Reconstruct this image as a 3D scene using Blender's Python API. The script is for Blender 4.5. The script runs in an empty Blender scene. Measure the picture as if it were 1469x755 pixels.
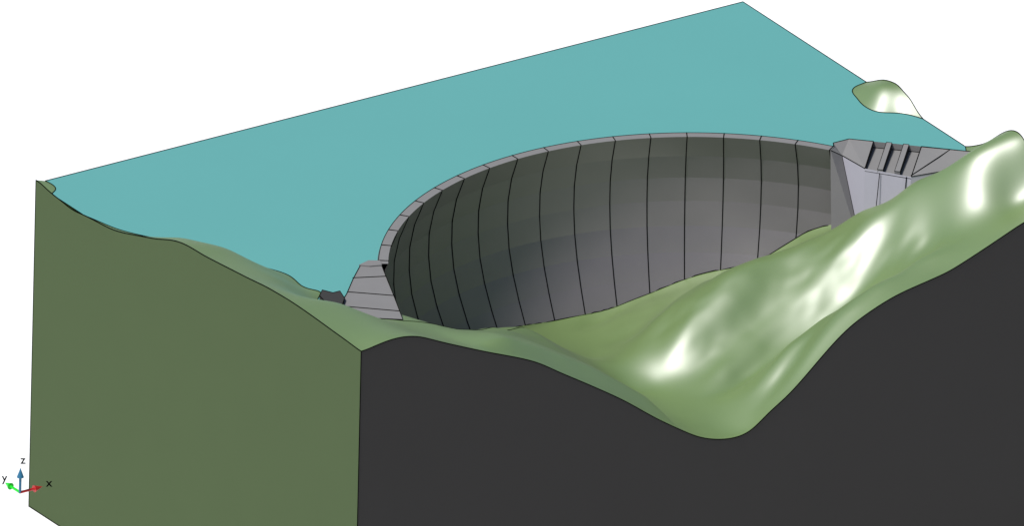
import bpy, math, random
import numpy as np
from mathutils import Vector, Matrix
random.seed(3)
sc=bpy.context.scene
sc.view_settings.view_transform='Standard'; sc.view_settings.look='None'; sc.view_settings.exposure=0

# ---------------------------------------------------------------- materials
def mat(name,col,rough=.6,spec=.3,noise=0.0,nscale=.02,ior=1.5):
    m=bpy.data.materials.new(name); m.use_nodes=True
    nt=m.node_tree; b=nt.nodes['Principled BSDF']
    b.inputs['Roughness'].default_value=rough
    b.inputs['Specular IOR Level'].default_value=spec
    b.inputs['IOR'].default_value=ior
    b.inputs['Base Color'].default_value=(*col,1)
    if noise>0:
        tc=nt.nodes.new('ShaderNodeTexCoord'); n=nt.nodes.new('ShaderNodeTexNoise')
        n.inputs['Scale'].default_value=nscale; n.inputs['Detail'].default_value=5
        r=nt.nodes.new('ShaderNodeValToRGB')
        r.color_ramp.elements[0].position=.3; r.color_ramp.elements[1].position=.7
        r.color_ramp.elements[0].color=(*[c*(1-noise) for c in col],1)
        r.color_ramp.elements[1].color=(*[c*(1+noise) for c in col],1)
        nt.links.new(tc.outputs['Object'],n.inputs['Vector'])
        nt.links.new(n.outputs['Fac'],r.inputs['Fac'])
        nt.links.new(r.outputs['Color'],b.inputs['Base Color'])
    return m
M_grass=mat('grass_terrain',(.128,.204,.054),.46,1.0,.03,.012,1.9)
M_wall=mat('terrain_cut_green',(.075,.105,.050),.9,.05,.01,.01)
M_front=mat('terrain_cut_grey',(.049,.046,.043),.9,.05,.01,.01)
M_water=mat('water',(.108,.325,.315),.8,.05,.01,.004)
M_dam=mat('dam_concrete',(.122,.108,.118),.42,.9,.03,.03,1.6)
M_thrust=mat('thrust_block_concrete',(.18,.172,.178),.7,.2,.02,.03)
M_crest=mat('crest_concrete',(.20,.195,.195),.8,.1,.02,.03)
M_wing=mat('wing_wall_concrete',(.37,.355,.41),.8,.1,.02,.03)
M_dark=mat('dark_rock_and_side_shade',(.045,.045,.045),.9,.05)  # rock colour, also shade painted on the pier and shoulder side faces
M_line=mat('edge_line_black',(.002,.002,.002),1,0)
M_back=mat('white_ground',(.9,.9,.9),1,0)

# ---------------------------------------------------------------- helpers
def link(o): sc.collection.objects.link(o); return o
def empty(name):
    o=bpy.data.objects.new(name,None); return link(o)
def mesh(name,vs,fs,m,parent=None,smooth=False):
    me=bpy.data.meshes.new(name); me.from_pydata([tuple(map(float,v)) for v in vs],[],fs); me.update()
    me.materials.append(m)
    if smooth:
        me.polygons.foreach_set('use_smooth',[True]*len(me.polygons))
    o=link(bpy.data.objects.new(name,me)); o.parent=parent; return o
LW=1.25
def lines(name,polys,parent,r=.55,m=None):
    cu=bpy.data.curves.new(name,'CURVE'); cu.dimensions='3D'; cu.bevel_depth=r*LW; cu.bevel_resolution=1
    for p in polys:
        if len(p)<2: continue
        s=cu.splines.new('POLY'); s.points.add(len(p)-1)
        for i,q in enumerate(p): s.points[i].co=(float(q[0]),float(q[1]),float(q[2]),1)
    cu.materials.append(m or M_line)
    o=link(bpy.data.objects.new(name,cu)); o.parent=parent; return o
def prism(name,pts,z0,z1,m,parent):
    n=len(pts); vs=[(x,y,z0) for x,y in pts]+[(x,y,z1) for x,y in pts]
    fs=[list(range(n))[::-1],list(range(n,2*n))]+[[i,(i+1)%n,n+(i+1)%n,n+i] for i in range(n)]
    return mesh(name,vs,fs,m,parent)

# ---------------------------------------------------------------- terrain survey points (metres, water level z=0)
X0,X1,Y0,Y1,ZB=-436.,779.,-266.,580.,-511.
left=[(579,5),(546,1),(513,-2),(486,-4),(455,-1),(386,5),(329,18),(266,36),(212,53),(148,58),(94,62),(-15,72),(-124,74),(-197,71)]
front=[(-436,68),(-398,73),(-368,74),(-338,68),(-308,55),(-259,33),(-217,15),(-163,-7),(-126,-25),(-96,-44),(-35,-82),(26,-122),(75,-158),(117,-186),(151,-206),(174,-215),(202,-221),(241,-216),(267,-199),(303,-176),(338,-148),(373,-118),(403,-96),(444,-76),(486,-62),(527,-54),(575,-45),(646,-20),(704,2),(779,28)]
shore=[(-420,579),(-423,548),(-426,401),(-412,365),(-391,333),(-370,310),(-348,262),(-337,242),(-323,217),(-325,202),(-319,178),(-304,147),(-300,134),(-302,82),(-292,56)]
hill=[(755,252),(743,240),(736,216),(731,191),(738,162),(767,136)]
right=[(580,-40),(420,-30),(310,-14),(258,0),(237,10),(213,21),(192,26),(173,26),(159,22),(146,18),(113,1),(60,-6),(3,-1),(-27,12),(-63,34),(-116,71),(-134,75),(-150,70),(-200,22)]
P=[(X0,y,z) for y,z in left]+[(x,Y0,z) for x,z in front]+[(x,y,0) for x,y in shore]+[(x,y,0) for x,y in hill]+[(X1,y,z) for y,z in right]
P+=[(-300,580,-70),(-150,580,-140),(200,580,-220),(500,580,-140),(650,580,-80),
    (-250,400,-90),(-100,420,-150),(200,430,-240),(500,400,-160),(650,320,-70),(680,180,-40),(700,100,-40),
    (-250,250,-60),(-240,130,-30),(-150,200,-110),(-100,300,-140),(690,230,-25),(758,192,23),(600,200,-110)]
# left bank by the abutment and down into the valley
P+=[(-290,-16,-3),(-250,40,-6),(-316,-28,3),(-285,-61,4),(-247,-95,4),(-225,-60,-6),(-240,0,-4),(-205,20,-22),(-170,50,-60),(-180,-20,-55),(-130,20,-100),
    (-298,26,-6),(-312,-4,-3),
    (-215,-105,-3),(-191,-102,-14),(-127,-84,-44),(-60,-44,-73),(28,16,-114),(-90,100,-150),(-40,150,-180),(0,210,-205),(60,235,-225),(120,250,-240),(60,120,-170),(130,85,-190),
    (-350,-80,50),(-360,60,35),(-370,180,38),(-395,260,30),(-340,-150,52),(-270,-180,22),(-200,-200,0)]
# dam foot
P+=[(191,256,-248),(243,254,-252),(294,249,-252),(350,240,-244),(398,229,-232),(445,212,-216),(486,190,-204),(528,161,-192),(568,134,-160),(600,92,-128),
    (619,26,-76),(655,-9,-46),(672,-27,-22),(690,-46,-6),(735,-48,-6),(640,60,-110),(690,20,-60)]
# valley floor and right bank: spur (y about 60), gully (y about -110), front spur (y about -190)
P+=[(190,-150,-223),(190,-30,-233),(215,100,-240),(300,120,-226),(400,150,-204),(500,110,-165),
    (232,-35,-232),(262,-15,-206),(300,-20,-184),(250,50,-212),
    (280,50,-194),(334,55,-160),(400,55,-132),(460,43,-122),(520,20,-106),(570,0,-86),(640,-40,-32),
    (262,-105,-224),(334,-118,-208),(400,-120,-188),(460,-125,-166),(520,-125,-134),(575,-120,-100),(630,-125,-56),
    (350,-195,-146),(420,-195,-100),(490,-195,-76),(570,-195,-52),
    (690,-108,24),(716,-112,48),(740,-135,58),(738,-188,2),(700,-185,-6),(650,-195,-30),(690,-74,12),(100,-120,-170),(20,-120,-116),(-60,-150,-62)]
P=np.array(P,float)
c=24.
def phi(a,b): return np.sqrt(((a[:,None,:]-b[None,:,:])**2).sum(2)+c*c)
n=len(P); A=np.zeros((n+3,n+3)); A[:n,:n]=phi(P[:,:2],P[:,:2]); A[:n,n]=1; A[:n,n+1:]=P[:,:2]; A[n,:n]=1; A[n+1:,:n]=P[:,:2].T
w=np.linalg.solve(A,np.concatenate([P[:,2],[0,0,0]]))
def sstep(t): t=np.clip(t,0,1); return t*t*(3-2*t)
def vnoise(x,y,seed):
    rs=np.random.RandomState(seed); G=rs.rand(64,64)
    xi=np.floor(x).astype(int); yi=np.floor(y).astype(int); fx=sstep(x-xi); fy=sstep(y-yi)
    g=lambda i,j: G[i%64,j%64]
    return (g(xi,yi)*(1-fx)+g(xi+1,yi)*fx)*(1-fy)+(g(xi,yi+1)*(1-fx)+g(xi+1,yi+1)*fx)*fy-.5
def H(xy):
    xy=np.atleast_2d(np.array(xy,float)); out=np.zeros(len(xy))
    for k in range(0,len(xy),8000):
        q=xy[k:k+8000]; out[k:k+8000]=phi(q,P[:,:2])@w[:n]+w[n]+q@w[n+1:]
    x,y=xy[:,0],xy[:,1]
    u=(x*.97+y*.22); v=(-x*.22+y*.97)
    dd=np.hypot(x-221,y+165)
    f=sstep((x-240)/70)*sstep((y-Y0)/60)*sstep((700-x)/80)*sstep((445-dd)/60)*sstep((640-(x+y))/70)
    wv=v+22*vnoise(u/90,v/90,1)
    out+=f*(3.6*np.sin(wv/14)+8*vnoise(u/95,v/32,2)+1.8*vnoise(u/26,v/15,3))
    f2=sstep((y-Y0)/40)*sstep((x-X0)/40)*sstep((450-dd)/50)*sstep((250-x)/80)
    out+=f2*(5*vnoise(x/60,y/60,7)+1.5*vnoise(x/22,y/22,8))
    out+=24*sstep((y-Y0)/32)*sstep((-110-y)/110)*sstep((x+240)/80)*sstep((150-x)/80)
    return out
NX,NY=304,212
xs=np.linspace(X0,X1,NX); ys=np.linspace(Y0,Y1,NY)
gx,gy=np.meshgrid(xs,ys); Z=H(np.stack([gx.ravel(),gy.ravel()],1)).reshape(NY,NX)

terrain=empty('terrain')
vs=np.stack([gx.ravel(),gy.ravel(),Z.ravel()],1)
fs=[[j*NX+i,j*NX+i+1,(j+1)*NX+i+1,(j+1)*NX+i] for j in range(NY-1) for i in range(NX-1)]
mesh('terrain_surface',vs.tolist(),fs,M_grass,terrain,True)
def skirt(name,pts,m):
    k=len(pts); v=list(pts)+[(p[0],p[1],ZB) for p in pts]
    return mesh(name,v,[[i,i+1,k+i+1,k+i] for i in range(k-1)],m,terrain)
Lr=[(X0,ys[j],Z[j,0]) for j in range(NY)]; Rr=[(X1,ys[j],Z[j,-1]) for j in range(NY)]
Fr=[(xs[i],Y0,Z[0,i]) for i in range(NX)]; Br=[(xs[i],Y1,Z[-1,i]) for i in range(NX)]
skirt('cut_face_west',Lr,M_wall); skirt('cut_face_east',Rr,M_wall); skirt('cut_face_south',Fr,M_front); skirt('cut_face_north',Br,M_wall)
up=lambda pts:[(p[0],p[1],p[2]+.3) for p in pts]
lines('terrain_edges',[up(Lr),up(Fr),up(Rr),[(X0,Y0,Z[0,0]),(X0,Y0,ZB)],[(X0,Y1,Z[-1,0]),(X0,Y1,ZB)],[(X0,Y1,ZB+.5),(X0,Y0,ZB+.5),(X1,Y0,ZB+.5)]],terrain,.6)

# ---------------------------------------------------------------- arch dam
CX,CY=221.,-165.; RO,RI=467.,453.; ZC=4.
RING=[0,37,74,111,148,185,222,259,296,340]
def prof(d): return float(np.interp(d,RING,[0,-14,-21,-21,-16,-5,11,30,56,94]))
def arc(R,t): t=math.radians(t); return (CX+R*math.cos(t),CY+R*math.sin(t))
T0,T1=33.,147.
dam=empty('arch_dam')
TH=np.linspace(T0,T1,96); m=len(TH)
for k in range(len(RING)-1):
    v=[];f=[]
    for d in (RING[k],RING[k+1]):
        for t in TH: v.append((*arc(RI-prof(d),t),ZC-d))
    f=[[i,i+1,m+i+1,m+i][::-1] for i in range(m-1)]
    mesh('downstream_face_lift_%d'%(k+1),v,f,M_dam,dam,True)
v=[(*arc(RO,t),ZC) for t in TH]+[(*arc(RI,t),ZC) for t in TH]
mesh('crest_walkway',v,[[i,i+1,m+i+1,m+i] for i in range(m-1)],M_crest,dam)
v=[];f=[]
for k,d in enumerate(RING):
    for t in TH: v.append((*arc(RO+max(0,-prof(d))*1.0+d*.09,t),ZC-d))
    if k: f+=[[(k-1)*m+i,(k-1)*m+i+1,k*m+i+1,k*m+i] for i in range(m-1)]
mesh('upstream_face',v,f,M_dam,dam,True)
J=[33.2+6.62*k for k in range(18)]
pl=[]
for t in J:
    p=[(*arc(RO,t),ZC+.4),(*arc(RI-.2,t),ZC+.4)]
    for d in range(4,340,8): p.append((*arc(RI-prof(d)-.4,t),ZC-d))
    pl.append(p)
lines('construction_joints',pl,dam,.6)
lines('crest_edge',[[(*arc(RO,t),ZC+.2) for t in TH]],dam,.4)
# contact line dam / ground
cl=[]
for t in np.linspace(34,100,90):
    for d in np.arange(60,340,1.5):
        x,y=arc(RI-prof(d),t)
        if ZC-d<H([(x,y)])[0]: cl.append((*arc(RI-prof(d)-.8,t),ZC-d+.8)); break
lines('foundation_contact',[cl],dam,.55)

# left abutment block
sl=[(-171,80),(-166,93),(-179,101),(-198,96),(-230,65),(-267,26),(-292,3),(-312,-26),(-285,-61),(-247,-90),(-213,-15),(-184,51)]
prism('abutment_block',sl,-60,4,M_crest,dam)
lines('abutment_joints',[[(-230,67,4.5),(-186,47,4.5)],[(-262,30,4.5),(-213,-14,4.5)],[(-297,-6,4.5),(-235,-63,4.5)],[(x,y,4.4) for x,y in sl+[sl[0]]]],dam,.5)
prism('abutment_cap',[(-171,80),(-165,94),(-179,103),(-199,97),(-188,86)],4,6,M_crest,dam)
rock=empty('rock'); rk=[(-310,32),(-296,46),(-288,30),(-276,30),(-284,6),(-300,-12),(-318,-6)]
prism('rock_body',rk,-20,9,M_dark,rock); lines('rock_edges',[[(x,y,9.2) for x,y in rk+[rk[0]]]],rock,.5)

# right wing wall with spillway
def W(s,o,z): return (644+.7071*(s-o),99-.7071*(s+o),z)
A=(601,82,4);B=(612,90,4);C=(617,99,5);D=(644,99,5)
K=(620,80,-8);L=W(36,60,-11)
mesh('spillway_shoulder',[A,B,C,D,W(36,0,5),L,K],[[0,1,2,6],[2,3,6],[3,4,5,6]],M_crest,dam)
mesh('shoulder_side',[W(36,0,5),L,W(36,60,-24),W(36,0,-14)],[[0,1,2,3]],M_dark,dam)  # concrete side turned from the sun, its shade put into the colour
mesh('thrust_face',[A,K,(619,20,-140),(600,70,-190)],[[0,3,2,1]],M_thrust,dam,False)
mesh('wing_wall_corner',[K,L,(619,20,-140)],[[0,2,1]],M_wing,dam)
mesh('wing_wall',[L,W(106,70,-12),W(170,38,-6),W(170,50,-120),W(100,84,-150),(619,20,-140)],[[0,5,4,1],[1,4,3,2]],M_wing,dam)
mesh('spillway_chute',[W(36,0,-5),W(106,0,-5),W(106,69,-17),W(36,59,-16)],[[0,3,2,1]],M_crest,dam)
mesh('right_apron',[W(106,0,4),W(190,0,5),W(170,38,-6),W(106,70,-12)],[[0,3,2,1]],M_crest,dam)
mesh('wing_upstream_face',[D,W(190,0,5),W(190,0,-150),W(0,0,-150)],[[0,1,2,3]],M_crest,dam)
def pier(name,s,wd=8):
    v=[W(s,0,6),W(s+wd,0,6),W(s+wd,63,-9),W(s,63,-9),W(s,0,-14),W(s+wd,0,-14),W(s+wd,63,-24),W(s,63,-24)]
    mesh(name,v,[[0,3,2,1],[0,1,5,4],[2,3,7,6],[3,0,4,7]],M_crest,dam)
    mesh(name+'_side',[v[1],v[2],v[6],v[5]],[[0,1,2,3]],M_dark,dam)  # unlit side of the concrete pier, shade painted as dark colour
    lines(name+'_edges',[[v[0],v[1],v[2],v[3],v[0]]],dam,.4)
for k,s in enumerate((55,80)): pier('spillway_pier_%d'%(k+1),s)
lines('wing_joints',[[W(148,0,4.5),W(105,68,-11)],[W(59,66,-13),W(55,82,-100)],[W(99,70,-13),W(95,84,-100)],[K,L],[W(36,60,-15),W(106,70,-15)],[W(106,70,-11.6),W(170,38,-5.6)],[W(106,0,4.5),W(106,70,-11.6)],[W(36,0,5.2),L],[A,K,(619,20,-140)],[B,C,D,W(36,0,5.2)],[W(36,0,-4.6),W(106,0,-4.6)],[W(106,0,5),W(190,0,5)]],dam,.5)

# ---------------------------------------------------------------- water
res=empty('reservoir_water')
wo=[(X0,Y1),(X1,Y1),(X1,-36),W(190,0,0)[:2],W(0,0,0)[:2],(617,99)]+[arc(RO,t) for t in TH]+[(-179,101),(-198,96),(-230,65),(-267,26),(-292,3),(X0,60)]
mesh('water_surface',[(x,y,0) for x,y in wo],[list(range(len(wo)))[::-1]],M_water,res)
lines('water_edges',[[(X0+16,Y1,.3),(X1,Y1,.3),(X1,259,.3)],[(X1,113,.3),(X1,3,.3)]],res,.55)
for nm,R_ in (('water_side_north',Br),('water_side_east',Rr)):
    q=[(p[0]+(.4 if nm.endswith('east') else 0),p[1]+(.4 if nm.endswith('north') else 0),min(p[2],-.02)) for p in R_]
    k=len(q); keep=[i for i in range(k-1) if (q[i][2]<-.1 or q[i+1][2]<-.1)]
    mesh(nm,q+[(p[0],p[1],0) for p in q],[[i,i+1,k+i+1,k+i] for i in keep],M_water,res)
# shoreline (z=0 contour of the ground, upstream side)
vid={};vv=[];ee=[]
def cr(j,i,j2,i2):
    key=(j,i,j2,i2)
    if key not in vid:
        t=Z[j,i]/(Z[j,i]-Z[j2,i2]); vid[key]=len(vv)
        vv.append((xs[i]+t*(xs[i2]-xs[i]),ys[j]+t*(ys[j2]-ys[j]),.4))
    return vid[key]
for j in range(NY-1):
    for i in range(NX-1):
        x,y=xs[i],ys[j]
        if math.hypot(x-CX,y-CY)<472 or (x>500 and x+y<745) or (x<-170 and y<12): continue
        q=[(j,i),(j,i+1),(j+1,i+1),(j+1,i)]; cs=[]
        for a,b in ((0,1),(1,2),(3,2),(0,3)):
            if (Z[q[a]]>0)!=(Z[q[b]]>0): cs.append(cr(*q[a],*q[b]))
        if len(cs)==2: ee.append(cs)
adj={}
for a,b in ee: adj.setdefault(a,[]).append(b); adj.setdefault(b,[]).append(a)
seen=set(); chains=[]
for st in sorted(adj,key=lambda k:len(adj[k])):
    if st in seen: continue
    ch=[st]; seen.add(st); cur=st
    while True:
        nx=[q for q in adj[cur] if q not in seen]
        if not nx: break
        cur=nx[0]; seen.add(cur); ch.append(cur)
    chains.append([vv[q] for q in ch])
lines('shoreline',chains,terrain,.55)
# ridge line of the left bank in front of the dam
def draped(rp):
    rl=[]
    for (x,y),(x2,y2) in zip(rp,rp[1:]):
        for k in range(8): rl.append((x+(x2-x)*k/8,y+(y2-y)*k/8))
    rl.append(rp[-1]); hz=H(rl)
    return [(p[0],p[1],z+.2) for p,z in zip(rl,hz)]
lines('bank_ridge_line',[draped([(-310,-30),(-285,-64),(-247,-95),(-215,-105),(-191,-102),(-127,-84),(-60,-44),(28,16),(90,60),(130,85)])],terrain,.45)

# ---------------------------------------------------------------- ground around the block
g=9000
mesh('ground',[(-g,-g,ZB-.5),(g,-g,ZB-.5),(g,g,ZB-.5),(-g,g,ZB-.5)],[[0,1,2,3]],M_back)

# ---------------------------------------------------------------- camera
a=math.radians(33.9); e=math.asin(.4175); rho=math.radians(1.25)
r=Vector((math.cos(a),-math.sin(a),0)); fw=Vector((math.sin(a)*math.cos(e),math.cos(a)*math.cos(e),-math.sin(e))); u=r.cross(fw)
r2=r*math.cos(rho)+u*math.sin(rho); u2=-r*math.sin(rho)+u*math.cos(rho)
cam=bpy.data.cameras.new('camera'); cam.type='ORTHO'; cam.ortho_scale=1469; cam.clip_end=20000; cam.clip_start=1
co=link(bpy.data.objects.new('camera',cam)); R=Matrix((r2,u2,-fw)).transposed()
co.matrix_world=Matrix.Translation(-fw*2500)@R.to_4x4()
sc.camera=co

# ---------------------------------------------------------------- axis triad
tri=empty('axis_triad'); tri.location=(-691,224,-288)
def arrow(name,d,Ln,col):
    m=mat(name+'_paint',col,.4,.5)
    d=Vector(d); up_=d.to_track_quat('Z','Y'); prof_=[(0,0),(1.9,0),(1.9,Ln*.62),(5.2,Ln*.62),(0,Ln)]
    N=20; v=[];f=[]
    for rr,h in prof_:
        for k in range(N):
            t=2*math.pi*k/N; v.append(tuple(up_@Vector((rr*math.cos(t),rr*math.sin(t),h))))
    for s in range(len(prof_)-1):
        for k in range(N): f.append([s*N+k,s*N+(k+1)%N,(s+1)*N+(k+1)%N,(s+1)*N+k])
    mesh(name,v,f,m,tri)
arrow('axis_x',(1,0,0),39,(.5,.02,.02)); arrow('axis_y',(0,1,0),39,(.01,.6,.02)); arrow('axis_z',(0,0,1),39,(.02,.13,.24))
for ch,loc in (('x',(50,0,3)),('y',(1,42,6)),('z',(4,0,50))):
    cu=bpy.data.curves.new('label_'+ch,'FONT'); cu.body=ch; cu.size=17; cu.extrude=.3; cu.offset=.25; cu.align_x='CENTER'; cu.align_y='CENTER'
    cu.materials.append(M_line); o=link(bpy.data.objects.new('label_'+ch,cu)); o.parent=tri
    o.location=loc; o.rotation_euler=R.to_euler()

# ---------------------------------------------------------------- light
S=Vector((-.50,-.03,.865)).normalized()
sun=bpy.data.lights.new('sun','SUN'); sun.energy=4.2; sun.angle=math.radians(12); sun.color=(1,.98,.94)
so=link(bpy.data.objects.new('sun',sun)); so.rotation_euler=S.to_track_quat('Z','Y').to_euler()
wd=bpy.data.worlds.new('World'); sc.world=wd; wd.use_nodes=True; nt=wd.node_tree
bg=nt.nodes['Background']; sky=nt.nodes.new('ShaderNodeTexSky'); sky.sky_type='NISHITA'; sky.sun_disc=False
sky.sun_elevation=math.asin(S.z); sky.sun_rotation=math.atan2(S.x,S.y)
nt.links.new(sky.outputs[0],bg.inputs[0]); bg.inputs[1].default_value=.08
